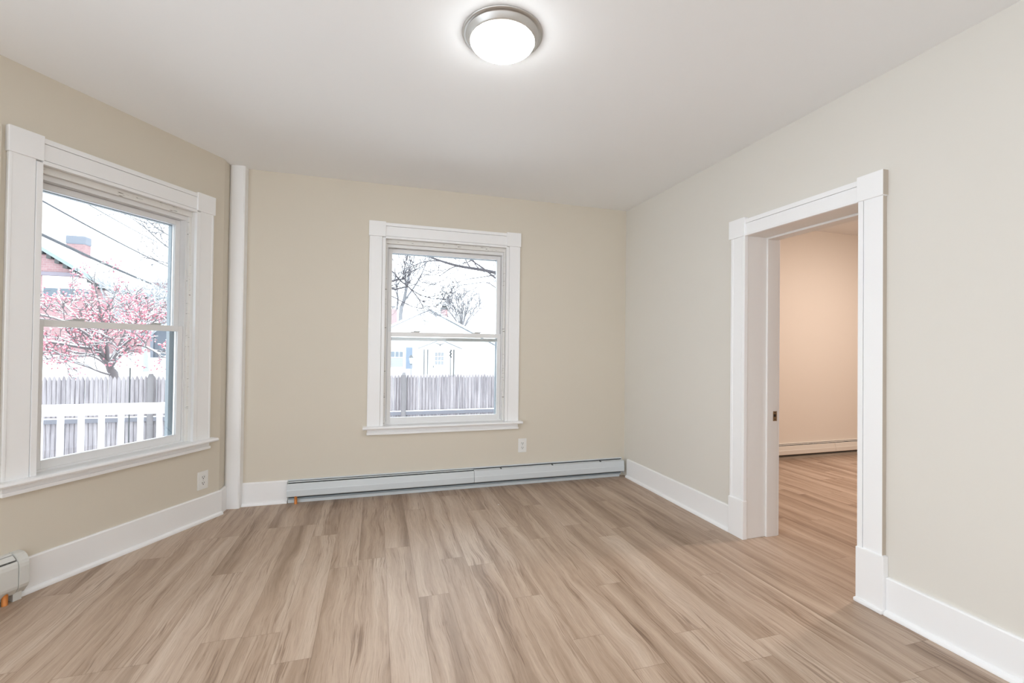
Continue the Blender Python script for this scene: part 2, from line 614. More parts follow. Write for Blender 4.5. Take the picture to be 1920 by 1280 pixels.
baseboard('baseboard_back', FB, -0.968, -0.652, 'short white baseboard on the back wall left of the heater')
baseboard('baseboard_left', FW, -1.29, -0.165, 'white baseboard along the slanted bay wall')
baseboard('baseboard_right', FR, 2.513, D - 0.075, 'white baseboard on the right wall between heater and doorway')
baseboard('baseboard_near', FR, YN, 1.531, 'white baseboard on the right wall in front of the doorway')
# little corner piece of baseboard under the plaster turn
bm = bmesh.new()
a2 = CB + dirb * -0.166 + nb * 0.0158
a3 = CB + dirb * -0.166
prism(bm, [(a2.x, a2.y), (-1.060, 3.8535), (-1.078, 3.880), (a3.x - 0.004, a3.y)], 0.0, 0.1755)
tag(obj('baseboard_corner', bm, M['trim']), 'small white baseboard piece turning into the corner board', 'baseboard', kind='structure')


# ------------------------------------------------------------------ windows
def window(name, F, u0, u1, label, meet=1.288):
    """A double hung window with flat casing, corner blocks, stool and apron."""
    z0, z1 = 0.575, 2.145
    mid = (u0 + u1) / 2
    root = thing(name, label, 'window', F.p(mid, z0, 0), kind='structure')
    cw = 0.125
    # casing boards with an inner bead
    for s in (0, 1):
        a, b = (u0 - cw, u0) if s == 0 else (u1, u1 + cw)
        i0, i1 = (u0 - 0.022, u0 + 0.004) if s == 0 else (u1 - 0.004, u1 + 0.022)
        o0, o1 = (a - 0.0008, a + 0.014) if s == 0 else (b - 0.014, b + 0.0008)
        bm = bmesh.new()
        m0, m1 = (a + 0.001, i0 - 0.0022) if s == 0 else (i1 + 0.0022, b - 0.001)
        box(bm, F, m0, m1, z0, z1 + 0.012, 0, 0.020, bev=0.0012)
        box(bm, F, i0, i1, z0, z1 + 0.002, 0.0, 0.0225, bev=0.0015)
        box(bm, F, o0, o1, z0, z1 + 0.006, 0.0, 0.022, bev=0.003)
        obj('side_casing', bm, M['trim'], root)
    bm = bmesh.new()
    box(bm, F, u0 + 0.002, u1 - 0.002, z1 + 0.0175, z1 + 0.1000, 0, 0.020, bev=0.0012)
    box(bm, F, u0 + 0.002, u1 - 0.002, z1 - 0.004, z1 + 0.0155, 0, 0.0225, bev=0.003)
    box(bm, F, u0 + 0.002, u1 - 0.002, z1 + 0.1020, z1 + 0.1280, 0, 0.0235, bev=0.0015)
    obj('head_casing', bm, M['trim'], root)
    for a, b in ((u0 - cw - 0.006, u0 + 0.004), (u1 - 0.004, u1 + cw + 0.006)):
        part('corner_block', F, [(a, b, z1 + 0.010, z1 + 0.136, 0, 0.030)], M['trim'], root, bev=0.003)
    # stool with nosing, apron below it
    bm = bmesh.new()
    extrude_profile(bm, F, [(-0.05, z0 - 0.024), (0.055, z0 - 0.024), (0.064, z0 - 0.020), (0.068, z0 - 0.012), (0.064, z0 - 0.003), (0.056, z0), (-0.05, z0)], u0 - cw - 0.032, u1 + cw + 0.032)
    obj('stool', bm, M['trim'], root)
    bm = bmesh.new()
    box(bm, F, u0 - cw + 0.002, u1 + cw - 0.002, z0 - 0.070, z0 - 0.022, 0, 0.020, bev=0.002)
    box(bm, F, u0 - cw - 0.002, u1 + cw + 0.002, z0 - 0.072, z0 - 0.052, 0, 0.030, bev=0.004)
    obj('apron', bm, M['trim'], root)
    # jamb liner
    part('jamb_liner', F, [(u0 - 0.02, u0, z0 - 0.02, z1 + 0.02, -TH, 0), (u1, u1 + 0.02, z0 - 0.02, z1 + 0.02, -TH, 0), (u0, u1, z1, z1 + 0.02, -TH, 0)], M['jamb'], root)
    part('outer_sill', F, [(u0, u1, z0 - 0.024, z0 - 0.004, -TH - 0.04, -0.045)], M['trim'], root)
    # stop beads (old chipped paint)
    part('stop_bead', F, [(u0, u0 + 0.018, z0, z1, -0.046, -0.028), (u1 - 0.018, u1, z0, z1, -0.046, -0.028), (u0, u1, z1 - 0.036, z1, -0.046, -0.022)], M['chipped'], root, bev=0.003, label='chipped white stop bead')
    # vinyl main frame
    f = 0.027
    part('main_frame', F, [(u0, u0 + f, z0 - 0.004, z1, -0.165, -0.047), (u1 - f, u1, z0 - 0.004, z1, -0.165, -0.047), (u0 + f, u1 - f, z1 - 0.062, z1, -0.165, -0.047), (u0 + f, u1 - f, z0 - 0.004, z0 + 0.010, -0.165, -0.047)], M['vinyl'], root)
    part('storm_track', F, [(u0 + f, u0 + f + 0.030, z0 + 0.01, z1 - 0.062, -0.162, -0.134), (u1 - f - 0.030, u1 - f, z0 + 0.01, z1 - 0.062, -0.162, -0.134), (u0 + f, u1 - f, z1 - 0.100, z1 - 0.062, -0.162, -0.134)], M['track'], root, label='dark grey storm track')
    s0, s1 = u0 + f + 0.002, u1 - f - 0.002
    st = 0.033
    # upper sash (outer)
    zb, zt = meet, z1 - 0.064
    up = part('upper_sash', F, [(s0, s0 + st, zb, zt, -0.122, -0.092), (s1 - st, s1, zb, zt, -0.122, -0.092), (s0 + st, s1 - st, zt - 0.034, zt, -0.122, -0.092), (s0 + st, s1 - st, zb, zb + 0.030, -0.122, -0.092)], M['vinyl'], root, bev=0.002)
    part('glass_pane', F, [(s0 + st - 0.004, s1 - st + 0.004, zb + 0.026, zt - 0.030, -0.110, -0.106)], M['glass'], up)
    # lower sash (inner)
    zb, zt = z0 + 0.008, 1.361
    lo = part('lower_sash', F, [(s0, s0 + st, zb, zt, -0.086, -0.054), (s1 - st, s1, zb, zt, -0.086, -0.054), (s0 + st, s1 - st, zt - 0.037, zt, -0.088, -0.054), (s0 + st, s1 - st, zb, zb + 0.046, -0.086, -0.054)], M['vinyl'], root, bev=0.002)
    part('glass_pane', F, [(s0 + st - 0.004, s1 - st + 0.004, zb + 0.042, zt - 0.033, -0.072, -0.068)], M['glass'], lo)
    w = s1 - s0
    for k in (0.24, 0.78):
        c = s0 + w * k
        bm = bmesh.new()
        box(bm, F, c - 0.045, c + 0.03, zt, zt + 0.006, -0.082, -0.060, bev=0.002)
        box(bm, F, c - 0.02, c + 0.04, zt + 0.006, zt + 0.014, -0.080, -0.064, bev=0.003)
        obj('tilt_latch', bm, M['latch'], lo)
    return root


window('window_1', FB, *BW, 'white double hung window in the middle of the back wall')
window('window_2', FW, *VW, 'white double hung window in the slanted bay wall over the porch rail', meet=1.326)

# narrow plaster return beside the bay window casing
bm = bmesh.new()
box(bm, FW, -1.62, -1.390, 0.575, 2.272, 0.0, 0.020, bev=0.004)
tag(obj('trim_2', bm, M['wall']), 'beige plaster strip standing beside the left window casing', 'trim', kind='structure')

# ------------------------------------------------------------------ doorway
door = thing('door_1', 'wide white cased doorway to the next room in the right wall', 'doorway', (XR, 2.02, 0), kind='structure')
Y0, Y1, ZH = 1.655, 2.390, 2.002
for s in (0, 1):
    a, b = (Y1, 2.506) if s else (1.544, Y0)
    bm = bmesh.new()
    box(bm, FR, a + (0.0225 if s else 0), b - (0 if s else 0.0225), 0.24, ZH + 0.01, 0, 0.024, bev=0.0012)
    if s:
        box(bm, FR, a - 0.004, a + 0.020, 0.24, ZH, 0, 0.0265, bev=0.0015)
        box(bm, FR, b - 0.018, b + 0.0008, 0.241, ZH, 0, 0.027, bev=0.003)
    else:
        box(bm, FR, b - 0.020, b + 0.004, 0.24, ZH, 0, 0.0265, bev=0.0015)
    obj('side_casing', bm, M['trim'], door)
    a, b, h = (Y1 - 0.008, 2.512, 0.252) if s else (1.532, Y0 + 0.006, 0.272)
    bm = bmesh.new()
    box(bm, FR, a, b, 0.0, h, 0, 0.034, bev=0.003)
    if not s:
        box(bm, FR, a, b + 0.004, 0.0, 0.020, 0, 0.046, bev=0.006)
    obj('plinth_block', bm, M['trim'], door)
    a, b = (Y1 - 0.004, 2.522) if s else (1.538, 1.662)
    part('corner_block', FR, [(a, b, ZH - 0.002, ZH + 0.122, 0, 0.034)], M['trim'], door, bev=0.003)
part('casing_edge', FR, [(1.5425, 1.5442, 0.274, ZH - 0.004, 0, 0.0235), (1.5365, 1.5382, ZH, ZH + 0.120, 0, 0.033)], M['edge_beige'], door, label='darker beige casing edge')  # thin strip of darker beige over the casing's side face
bm = bmesh.new()
box(bm, FR, 1.660, 2.388, ZH, ZH + 0.0790, 0, 0.0235, bev=0.0012)
box(bm, FR, 1.660, 2.388, ZH + 0.0810, ZH + 0.108, 0, 0.0255, bev=0.0015)
box(bm, FR, 1.660, 2.388, ZH - 0.003, ZH + 0.010, 0, 0.028, bev=0.004)
obj('head_casing', bm, M['trim'], door)
w = XR2 - XR
stp = -0.158
part('side_jamb', FR, [(Y1, DO[1], 0.0, ZH, -w - 0.004, 0.004), (Y1 - 0.013, Y1, 0.0, ZH, -w - 0.004, stp)], M['jamb'], door, bev=0.002)
part('side_jamb', FR, [(DO[0], Y0, 0.0, ZH, -w - 0.004, 0.004), (Y0, Y0 + 0.013, 0.0, ZH, -w - 0.004, stp)], M['jamb'], door, bev=0.002)
part('head_jamb', FR, [(DO[0], DO[1], ZH, 2.015, -w - 0.004, 0.004), (Y0 + 0.013, Y1 - 0.013, ZH - 0.013, ZH, -w - 0.004, stp)], M['jamb'], door, bev=0.002)
# strike plate on the far jamb
FJ = Frame((0, Y1 - 0.013, 0), (1, 0, 0), (0, -1, 0))
sp_ = part('strike_plate', FJ, [(XR + 0.207, XR + 0.238, 0.770, 0.836, 0.0, 0.0018)], M['brass'], door, bev=0.0005, label='worn brass strike plate')
part('latch_hole', FJ, [(XR + 0.212, XR + 0.230, 0.798, 0.816, 0.0018, 0.0024)], M['hole'], sp_)
part('screw', FJ, [(XR + 0.219, XR + 0.225, 0.778, 0.784, 0.0018, 0.0026), (XR + 0.219, XR + 0.225, 0.824, 0.830, 0.0018, 0.0026)], M['hole'], sp_)

# casing of the doorway on the next room's side
FR2 = Frame((XR2, 0, 0), (0, 1, 0), (1, 0, 0))
part('far_casing', FR2, [(Y1 - 0.010, 2.506, 0.0, ZH + 0.1, 0, 0.02), (1.544, Y0 + 0.010, 0.0, ZH + 0.1, 0, 0.02), (Y0, Y1, ZH, ZH + 0.1, 0, 0.02)], M['trim'], door, bev=0.002)


# ------------------------------------------------------------------ baseboard heaters
def heater_panel(bm, F, u0, u1, z0=0.058, z1=0.128):
    extrude_profile(bm, F, [(0.056, 0.062), (0.064, 0.057), (0.070, 0.063), (0.070, 0.106), (0.067, 0.113), (0.061, 0.158), (0.055, 0.159), (0.055, 0.063)], u0, u1)


def heater_damper(bm, F, u0, u1, open_=True):
    if open_:
        extrude_profile(bm, F, [(0.028, 0.166), (0.029, 0.168), (0.043, 0.1645), (0.042, 0.1625)], u0, u1)
    else:
        extrude_profile(bm, F, [(0.024, 0.161), (0.025, 0.163), (0.051, 0.1595), (0.050, 0.1575)], u0, u1)


def heater(name, F, segs, label, mat, ends=True, pipe=None):
    u0, u1 = segs[0][0], segs[-1][1]
    r = thing(name, label, 'heater', F.p((u0 + u1) / 2, 0, 0.03))
    bm = bmesh.new()
    extrude_profile(bm, F, [(0.0, 0.012), (0.004, 0.012), (0.004, 0.169), (0.018, 0.169), (0.020, 0.172), (0.016, 0.177), (0.0, 0.177)], u0, u1)
    obj('back_plate', bm, mat, r)
    part('bottom_strip', F, [(u0 + 0.004, u1 - 0.03, 0.0, 0.026, 0.018, 0.030)], mat, r, bev=0.003)
    part('fins_and_shade', F, [(u0 + 0.004, u1 - 0.004, 0.030, 0.168, 0.0042, 0.0055), (u0 + 0.02, u1 - 0.02, 0.050, 0.140, 0.0052, 0.050)], M['heater_dark'], r)  # fin block, plus a thin dark sheet standing in for slot shade
    for a, b, op in segs:
        bm = bmesh.new()
        heater_panel(bm, F, a + 0.0014, b - 0.0014)
        obj('front_panel', bm, mat, r)
        bm = bmesh.new()
        heater_damper(bm, F, a + 0.001, b - 0.001, op)
        obj('damper', bm, mat, r)
        n = 3
        for k in range(n):
            u = a + (k + 0.5) * (b - a) / n
            part('bracket', F, [(u - 0.006, u + 0.006, 0.050, 0.164, 0.006, 0.054)], M['heater_dark'], r)
    if ends:
        bm = bmesh.new()
        box(bm, F, u0, u0 + 0.003, 0.058, 0.174, 0.0, 0.062)
        obj('end_plate', bm, mat, r)
        bm = bmesh.new()
        box(bm, F, u1 - 0.003, u1, 0.040, 0.160, 0.0, 0.062)
        obj('end_plate', bm, mat, r)
    if pipe is not None:
        bm = bmesh.new()
        c = F.p(pipe, 0, 0.058)
        tube(bm, [c, c + Vector((0, 0, 0.085))], 0.011, 0.011, 12)
        obj('pipe', bm, M['copper'], r)['label'] = 'orange copper pipe'
    return r


heater('baseboard_heater', FB, [(-0.650, 0.834, True), (0.834, XR - 0.036, False)], 'long white baseboard heater under the back window', M['heater'], pipe=-0.585)
heater('baseboard_heater', FN2, [(3.2, 5.2, True), (5.2, 6.6, True)], 'cream baseboard heater in the next room seen through the doorway', M['heater_cream'])

# heater on the bay wall with its rounded end cap
hb = thing('baseboard_heater', 'grey baseboard heater with rounded end cap at the left edge', 'heater', FW.p(-1.7, 0, 0.04))
U1 = -1.285


def cap_profile(o=0.0):
    """Round-shouldered outline of the heater in (n, z)."""
    P = [(0.0, 0.036 - o), (0.042, 0.032 - o), (0.070 + o, 0.064), (0.076 + o, 0.080), (0.076 + o, 0.150)]
    for k in range(7):
        t = k / 6 * math.pi / 2
        P.append((0.030 + (0.046 + o) * math.cos(t), 0.165 + (0.058 + o) * math.sin(t)))
    P.append((0.0, 0.223 + o))
    return P


bm = bmesh.new()
extrude_profile(bm, FW, cap_profile(0.002), U1 - 0.036, U1)
box(bm, FW, U1 - 0.044, U1 - 0.012, 0.0, 0.075, 0.010, 0.050)
obj('end_cap', bm, M['heater_grey'], hb)
bm = bmesh.new()
extrude_profile(bm, FW, [(0.044, 0.038), (0.050, 0.036), (0.070, 0.064), (0.074, 0.078), (0.074, 0.165), (0.070, 0.182), (0.064, 0.193), (0.060, 0.190), (0.066, 0.160), (0.066, 0.080)], -2.30, U1 - 0.038)
obj('front_panel', bm, M['heater_grey'], hb)
bm = bmesh.new()
extrude_profile(bm, FW, [(0.032, 0.214), (0.034, 0.217), (0.057, 0.200), (0.055, 0.197)], -2.30, U1 - 0.040)
obj('damper', bm, M['heater_grey'], hb)
bm = bmesh.new()
extrude_profile(bm, FW, [(0.0, 0.03), (0.004, 0.03), (0.004, 0.213), (0.026, 0.213), (0.028, 0.219), (0.020, 0.224), (0.0, 0.224)], -2.30, U1 - 0.038)
obj('back_plate', bm, M['heater_grey'], hb)
part('fins_and_shade', FW, [(-2.28, U1 - 0.05, 0.07, 0.15, 0.008, 0.050)], M['heater_dark'], hb)
bm = bmesh.new()
c = FW.p(U1 - 0.074, 0, 0.052)
tube(bm, [c, c + Vector((0, 0, 0.09))], 0.0115, 0.0115, 14)
obj('pipe', bm, M['copper'], hb)['label'] = 'orange copper pipe'


# ------------------------------------------------------------------ wall outlets
def outlet(F, u, z, label):
    r = thing('wall_outlet', label, 'outlet', F.p(u, z, 0), group='duplex outlets')
    part('cover_plate', F, [(u - 0.040, u + 0.040, z - 0.063, z + 0.063, 0, 0.006)], M['plastic'], r, bev=0.003)
    for dz in (0.020, -0.020):
        bm = bmesh.new()
        box(bm, F, u - 0.017, u + 0.017, z + dz - 0.015, z + dz + 0.015, 0.004, 0.0085, bev=0.003)
        rc = obj('receptacle', bm, M['plastic'], r)
        part('slot', F, [(u - 0.0085, u - 0.0055, z + dz - 0.002, z + dz + 0.009, 0.0085, 0.0090), (u + 0.0055, u + 0.0085, z + dz - 0.002, z + dz + 0.008, 0.0085, 0.0090), (u - 0.003, u + 0.003, z + dz - 0.011, z + dz - 0.005, 0.0085, 0.0090)], M['slot'], rc)
    part('screw', F, [(u - 0.003, u + 0.003, z - 0.003, z + 0.003, 0.006, 0.0072)], M['latch'], r)
    return r


outlet(FB, 1.293, 0.346, 'white duplex outlet on the back wall right of the window')
outlet(FW, -0.308, 0.286, 'white duplex outlet on the bay wall below the window')

# ------------------------------------------------------------------ ceiling lamps


def ceiling_lamp(c, top, label, dome_mat):
    r = thing('ceiling_lamp', label, 'ceiling lamp', (c[0], c[1], top))
    bm = bmesh.new()
    lathe(bm, [(0.0, top), (0.174, top), (0.1745, top - 0.002), (0.172, top - 0.005), (0.162, top - 0.009), (0.160, top - 0.0075), (0.158, top - 0.010), (0.156, top - 0.013), (0.146, top - 0.029), (0.141, top - 0.034), (0.1375, top - 0.033), (0.1375, top - 0.028), (0.0, top - 0.026)], c)
    obj('rim', bm, M['nickel'], r)['label'] = 'brushed nickel rim'
    bm = bmesh.new()
    prof = [(0.1355, top - 0.028), (0.1365, top - 0.035)]
    for k in range(1, 9):
        t = k / 8 * math.pi / 2
        prof.append((0.1365 * math.cos(t), top - 0.035 - 0.033 * math.sin(t)))
    lathe(bm, prof, c)
    obj('glass_shade', bm, dome_mat, r)['label'] = 'glowing white glass shade'
    return r


ceiling_lamp((0.505, 1.866), H, 'round flush ceiling lamp with nickel rim and glowing white glass', M['dome'])
ceiling_lamp((4.9, 2.3), H2, 'warm flush ceiling lamp of the next room', M['warm_dome'])

# paint crumb on the floor
bm = bmesh.new()
octa(bm, Vector((0.937, 3.42, 0.003)), 0.006, 0.6)
octa(bm, Vector((0.946, 3.425, 0.002)), 0.004, 0.6)
tag(obj('paint_chip', bm, M['crumb']), 'tiny white paint chip on the floor in front of the heater', 'debris')


# ================================================================== outside
def ground_z(x, y):
    def sm(t):
        t = max(0.0, min(1.0, t))
        return t * t * (3 - 2 * t)
    return -1.32 + 1.85 * sm((y - 12.5) / 12) * sm((-x - 3) / 5)


bm = bmesh.new()
G = {}
for i in range(61):
    for j in range(56):
        x, y = -60 + 2 * i, -8 + 2 * j * 1.0
        G[i, j] = bm.verts.new((x, y, ground_z(x, y) + 0.06 * noise.noise(Vector((x * .3, y * .3, 0)))))
for i in range(60):
    for j in range(55):
        f = bm.faces.new((G[i, j], G[i + 1, j], G[i + 1, j + 1], G[i, j + 1]))
        f.smooth = True
tag(obj('ground', bm, M['snow']), 'snow covered ground outside the windows', 'snow', kind='structure')

# porch deck with white railing outside the bay window
bm = bmesh.new()
box(bm, WORLD, -5.2, -1.25, -0.30, -0.14, 3.95, 4.55)
box(bm, WORLD, -5.1, -4.9, -1.4, -0.30, 4.35, 4.5)
box(bm, WORLD, -1.5, -1.3, -1.4, -0.30, 4.35, 4.5)
tag(obj('porch_deck', bm, M['white_ext']), 'white porch deck under the railing outside the left window', 'porch')
rail = thing('porch_railing', 'white porch railing with square balusters outside the left window', 'railing', (-2.4, 4.40, -0.14))
part('top_rail', WORLD, [(-5.0, -1.36, 0.664, 0.722, 4.355, 4.445)], M['white_ext'], rail, bev=0.015)
bm = bmesh.new()
box(bm, WORLD, -5.0, -1.36, 0.712, 0.748, 4.350, 4.450, bev=0.015)
obj('snow_cap', bm, M['snow'], rail)['label'] = 'snow on the rail'
part('bottom_rail', WORLD, [(-5.0, -1.36, -0.06, 0.0, 4.37, 4.43)], M['white_ext'], rail, bev=0.004)
for k in range(27):
    x = -1.446 - 0.1310 * k
    part('baluster', WORLD, [(x - 0.0175, x + 0.0175, 0.0, 0.668, 4.388, 4.412)], M['white_ext'], rail, bev=0.003)
part('newel_post', WORLD, [(-5.06, -4.94, -0.14, 0.80, 4.34, 4.46)], M['white_ext'], rail, bev=0.004)

# ------------------------------------------------------------------ stockade fence
YF = 11.35
ZF = -1.30


def picket_mesh(seed):
    rnd = random.Random(seed)
    bm = bmesh.new()
    h, w, t = 1.83 + rnd.uniform(-0.008, 0.008), 0.0388, 0.012
    cs = [(-w, 0.010), (-w * 0.86, -0.004), (-w * 0.5, -0.013), (0, -0.017), (w * 0.5, -0.013), (w * 0.86, -0.004), (w, 0.010)]
    levels = [(0.0, 1.0), (h - 0.085, 1.0), (h - 0.045, 0.66), (h - 0.012, 0.25), (h, 0.06)]
    rows = [[bm.verts.new((x * k, y, z)) for x, y in cs] for z, k in levels]
    fs = [bm.faces.new(rows[0]), bm.faces.new(list(reversed(rows[-1])))]
    for a, b in zip(rows, rows[1:]):
        for i in range(len(cs)):
            j = (i + 1) % len(cs)
            fs.append(bm.faces.new((a[i], a[j], b[j], b[i])))
    bmesh.ops.recalc_face_normals(bm, faces=fs)
    me = bpy.data.meshes.new('picket')
    bm.to_mesh(me)
    bm.free()
    me.materials.append(M['picket'])
    return me


PK = [picket_mesh(s) for s in range(5)]


def fence(x0, x1, posts, label, zr=-0.42):
    r = thing('stockade_fence', label, 'fence', ((x0 + x1) / 2, YF, ZF), group='weathered stockade fence runs')
    n = int((x1 - x0) / 0.0775)
    for k in range(n):
        o = bpy.data.objects.new('picket', random.choice(PK))
        COL.objects.link(o)
        o.parent = r
        x = x0 + 0.0775 * (k + 0.5)
        o.location = (x - (x0 + x1) / 2, random.uniform(-0.004, 0.004), random.uniform(-0.010, 0.010))
        o.rotation_euler = (0, random.uniform(-0.0015, 0.0015), random.uniform(-0.10, 0.10))
    for z in (zr, -1.20):
        bm = bmesh.new()
        box(bm, WORLD, x0, x1, z - 0.045, z + 0.045, YF - 0.075, YF - 0.018, bev=0.006)
        rr = obj('rail', bm, M['rail_wood'], r)
        bm = bmesh.new()
        box(bm, WORLD, x0, x1, z + 0.043, z + 0.062, YF - 0.073, YF - 0.018, bev=0.006)
        obj('snow_line', bm, M['snow'], rr)
    for px in posts:
        bm = bmesh.new()
        tube(bm, [Vector((px, YF - 0.06, -1.35)), Vector((px, YF - 0.06, 0.50)), Vector((px, YF - 0.06, 0.58))], 0.062, 0.060, 10)
        for v in bm.verts:
            if v.co.z > 0.57:
                v.co.x = px + (v.co.x - px) * 0.62
                v.co.y = YF - 0.06 + (v.co.y - YF + 0.06) * 0.62
        obj('post', bm, M['fence_post'], r)
    return r


def ground_x(px, y):
    """World x of the ray through pixel column px where it crosses the plane y."""
    d = at(px, 640, 1.0) - CAM
    return d.x / d.y * y


fence(-9.2, -2.4, [ground_x(287, YF), ground_x(287, YF) - 2.44], 'grey weathered stockade fence beyond the porch railing', zr=-0.375)
fence(-1.6, 5.2, [ground_x(758, YF), ground_x(758, YF) + 2.44], 'grey weathered stockade fence seen through the back window')

# thin garden stake in front of the fence
p0 = Vector((ground_x(245, 11.0), 11.0, -1.35))
bm = bmesh.new()
tube(bm, [p0, Vector((p0.x, 11.0, 0.72))], 0.013, 0.013, 6)
tag(obj('garden_stake', bm, M['iron']), 'thin dark metal stake standing in front of the left fence', 'stake')


# ------------------------------------------------------------------ trees
def wander(p, d, length, n, jit, rnd, droop=0.0):
    pts = [p.copy()]
    d = d.normalized()
    for i in range(n):
        d = (d + Vector((rnd.uniform(-jit, jit), rnd.uniform(-jit, jit), rnd.uniform(-jit, jit) - droop))).normalized()
        pts.append(pts[-1] + d * (length / n))
    return pts


MIN_R = 0.00055


def twigs_from(bm, pts, r, level, rnd, tips, length, count, jit=0.22, up=0.25, segs=None):
    """Side branches along a polyline, recursively."""
    n = len(pts)
    for k in range(count):
        t = rnd.uniform(0.25, 1.0) * (n - 1)
        i = min(int(t), n - 2)
        p = pts[i].lerp(pts[i + 1], t - i)
        ax = (pts[i + 1] - pts[i]).normalized()
        side = Vector((rnd.uniform(-1, 1), rnd.uniform(-1, 1), rnd.uniform(-0.5, 1)))
        side = (side - ax * side.dot(ax)).normalized()
        d = ax * rnd.uniform(0.5, 1.1) + side * rnd.uniform(0.5, 1.0) + Vector((0, 0, up))
        L_ = length * rnd.uniform(0.55, 1.15)
        q = wander(p, d, L_, 4, jit, rnd)
        r = max(r, MIN_R * (p - CAM).length)
        tube(bm, q, r, max(r * 0.5, 0.7 * MIN_R * (p - CAM).length), 3 if level == 0 else 4, cap=False)
        if segs is not None:
            segs.append((q, r))
        tips.append(q)
        if level > 0:
            twigs_from(bm, q, r * 0.55, level - 1, rnd, tips, length * 0.55, max(2, count // 2 + 1), jit, up, segs)


def poly(rows):
    return [at(*r) for r in rows]


def smooth_poly(pts, k=3):
    out = []
    n = len(pts)
    for i in range(n - 1):
        p0, p1, p2, p3 = pts[max(i - 1, 0)], pts[i], pts[i + 1], pts[min(i + 2, n - 1)]
        for j in range(k):
            t = j / k
            out.append(0.5 * ((2 * p1) + (p2 - p0) * t + (2 * p0 - 5 * p1 + 4 * p2 - p3) * t * t + (3 * p1 - p0 - 3 * p2 + p3) * t ** 3))
    out.append(pts[-1].copy())
    return out


def snow_on(bm, pts, r, lift=0.7):
    """A thin load of snow along the top of a branch."""
    for a, b in zip(pts, pts[1:]):
        d = (b - a).normalized()
        if abs(d.z) < 0.75:
            up = Vector((0, 0, r * lift))
            tube(bm, [a + up, b + up], r * 0.8, r * 0.8, 4, cap=True)


rnd = random.Random(11)
b0 = at(214, 715, 11.6)
b0.z = ground_z(b0.x, b0.y) - 0.05
red = thing('berry_tree', 'snowy tree full of red berries behind the left fence', 'tree', b0)
trunk_top = at(209, 690, 11.6)
limbs = [
    ([(213, 706, 11.6), (205, 688, 11.6), (190, 668, 11.4), (178, 655, 11.3), (150, 651, 11.0), (118, 645, 10.8), (80, 640, 10.5), (40, 640, 10.3)], 0.055),
    ([(205, 688, 11.6), (190, 676, 11.8), (170, 667, 11.9), (140, 667, 12.1), (110, 670, 12.3), (70, 676, 12.5)], 0.040),
    ([(196, 676, 11.5), (180, 650, 11.8), (168, 625, 12.0), (150, 600, 12.2), (128, 578, 12.4), (105, 556, 12.5)], 0.045),
    ([(202, 680, 11.6), (201, 655, 11.4), (196, 628, 11.3), (190, 600, 11.2), (186, 570, 11.2), (180, 545, 11.2)], 0.050),
    ([(203, 682, 11.6), (218, 660, 11.9), (232, 630, 12.2), (246, 602, 12.4), (262, 574, 12.5)], 0.045),
    ([(208, 688, 11.6), (226, 666, 11.3), (242, 652, 11.1), (262, 647, 11.0), (283, 655, 10.9), (300, 665, 10.8)], 0.036),
    ([(212, 704, 11.6), (190, 698, 11.3), (165, 688, 11.1), (140, 680, 10.9), (112, 672, 10.7)], 0.028),
    ([(206, 690, 11.6), (216, 668, 11.2), (234, 645, 10.9), (262, 625, 10.7), (296, 606, 10.5)], 0.036),
    ([(200, 676, 11.6), (178, 640, 11.0), (140, 612, 10.7), (100, 596, 10.5), (60, 588, 10.3)], 0.038),
    ([(204, 680, 11.6), (222, 650, 12.4), (258, 620, 13.0), (300, 598, 13.4), (335, 590, 13.6)], 0.036),
]
bm = bmesh.new()
tube(bm, smooth_poly([b0, at(214, 712, 11.6), at(208, 694, 11.6), at(203, 680, 11.6)]), 0.115, 0.075, 8)
bs = bmesh.new()
bt = bmesh.new()
bb = bmesh.new()
tips = []
for rows, r in limbs:
    pts = smooth_poly(poly(rows))
    tube(bm, pts, r, r * 0.35, 6)
    snow_on(bs, pts, r * 0.7)
    segs = []
    twigs_from(bt, pts, r * 0.26, 2, rnd, tips, 0.85, 7, up=0.10, segs=segs)
    for q, rr in segs:
        if rnd.random() < 0.42:
            snow_on(bs, q, max(rr * 1.1, 0.009), 0.8)
for q in tips:
    n = rnd.choice((0, 1, 2, 3, 4, 6))
    for k in range(n):
        c = q[-1].lerp(q[-2], rnd.random()) + Vector((rnd.gauss(0, .05), rnd.gauss(0, .05), rnd.gauss(0, .05)))
        octa(bb, c, rnd.uniform(0.014, 0.030))
        if rnd.random() < 0.35:
            octa(bs, c + Vector((rnd.gauss(0, .02), rnd.gauss(0, .02), 0.02)), rnd.uniform(0.016, 0.036), 0.6)
obj('trunk', bm, M['tree_twig'], red)
obj('twigs', bt, M['tree_twig'], red)
obj('berries', bb, M['berry'], red)['kind'] = 'stuff'
obj('snow', bs, M['snow'], red)['kind'] = 'stuff'


def bare_tree(label, base, trunk_pts, r0, limbs, seed, tw_len, tw_n, level, mat, up=0.3, jit=0.22, tw_r=0.3, snow=0.0):
    rnd = random.Random(seed)
    base = Vector(base)
    root = thing('bare_tree', label, 'tree', base, group='bare winter trees')
    bm = bmesh.new()
    bt = bmesh.new()
    bs = bmesh.new()
    tips = []
    tp = smooth_poly([base] + trunk_pts)
    tube(bm, tp, r0, r0 * 0.5, 8)
    for pts, r in limbs:
        q = smooth_poly(pts)
        tube(bm, q, r, r * 0.35, 5)
        segs = []
        twigs_from(bt, q, r * tw_r, level, rnd, tips, tw_len, tw_n, jit, up, segs)
        if snow:
            for s, rr in segs:
                if rnd.random() < snow:
                    snow_on(bs, s, max(0.012, rr), 0.8)
    obj('trunk', bm, mat, root)
    obj('twigs', bt, mat, root)
    if snow:
        obj('snow', bs, M['snow'], root)['kind'] = 'stuff'
    else:
        bs.free()
    return root


def on_ground(px, d):
    p = at(px, 640, d)
    return Vector((p.x, p.y, ground_z(p.x, p.y) - 0.05))


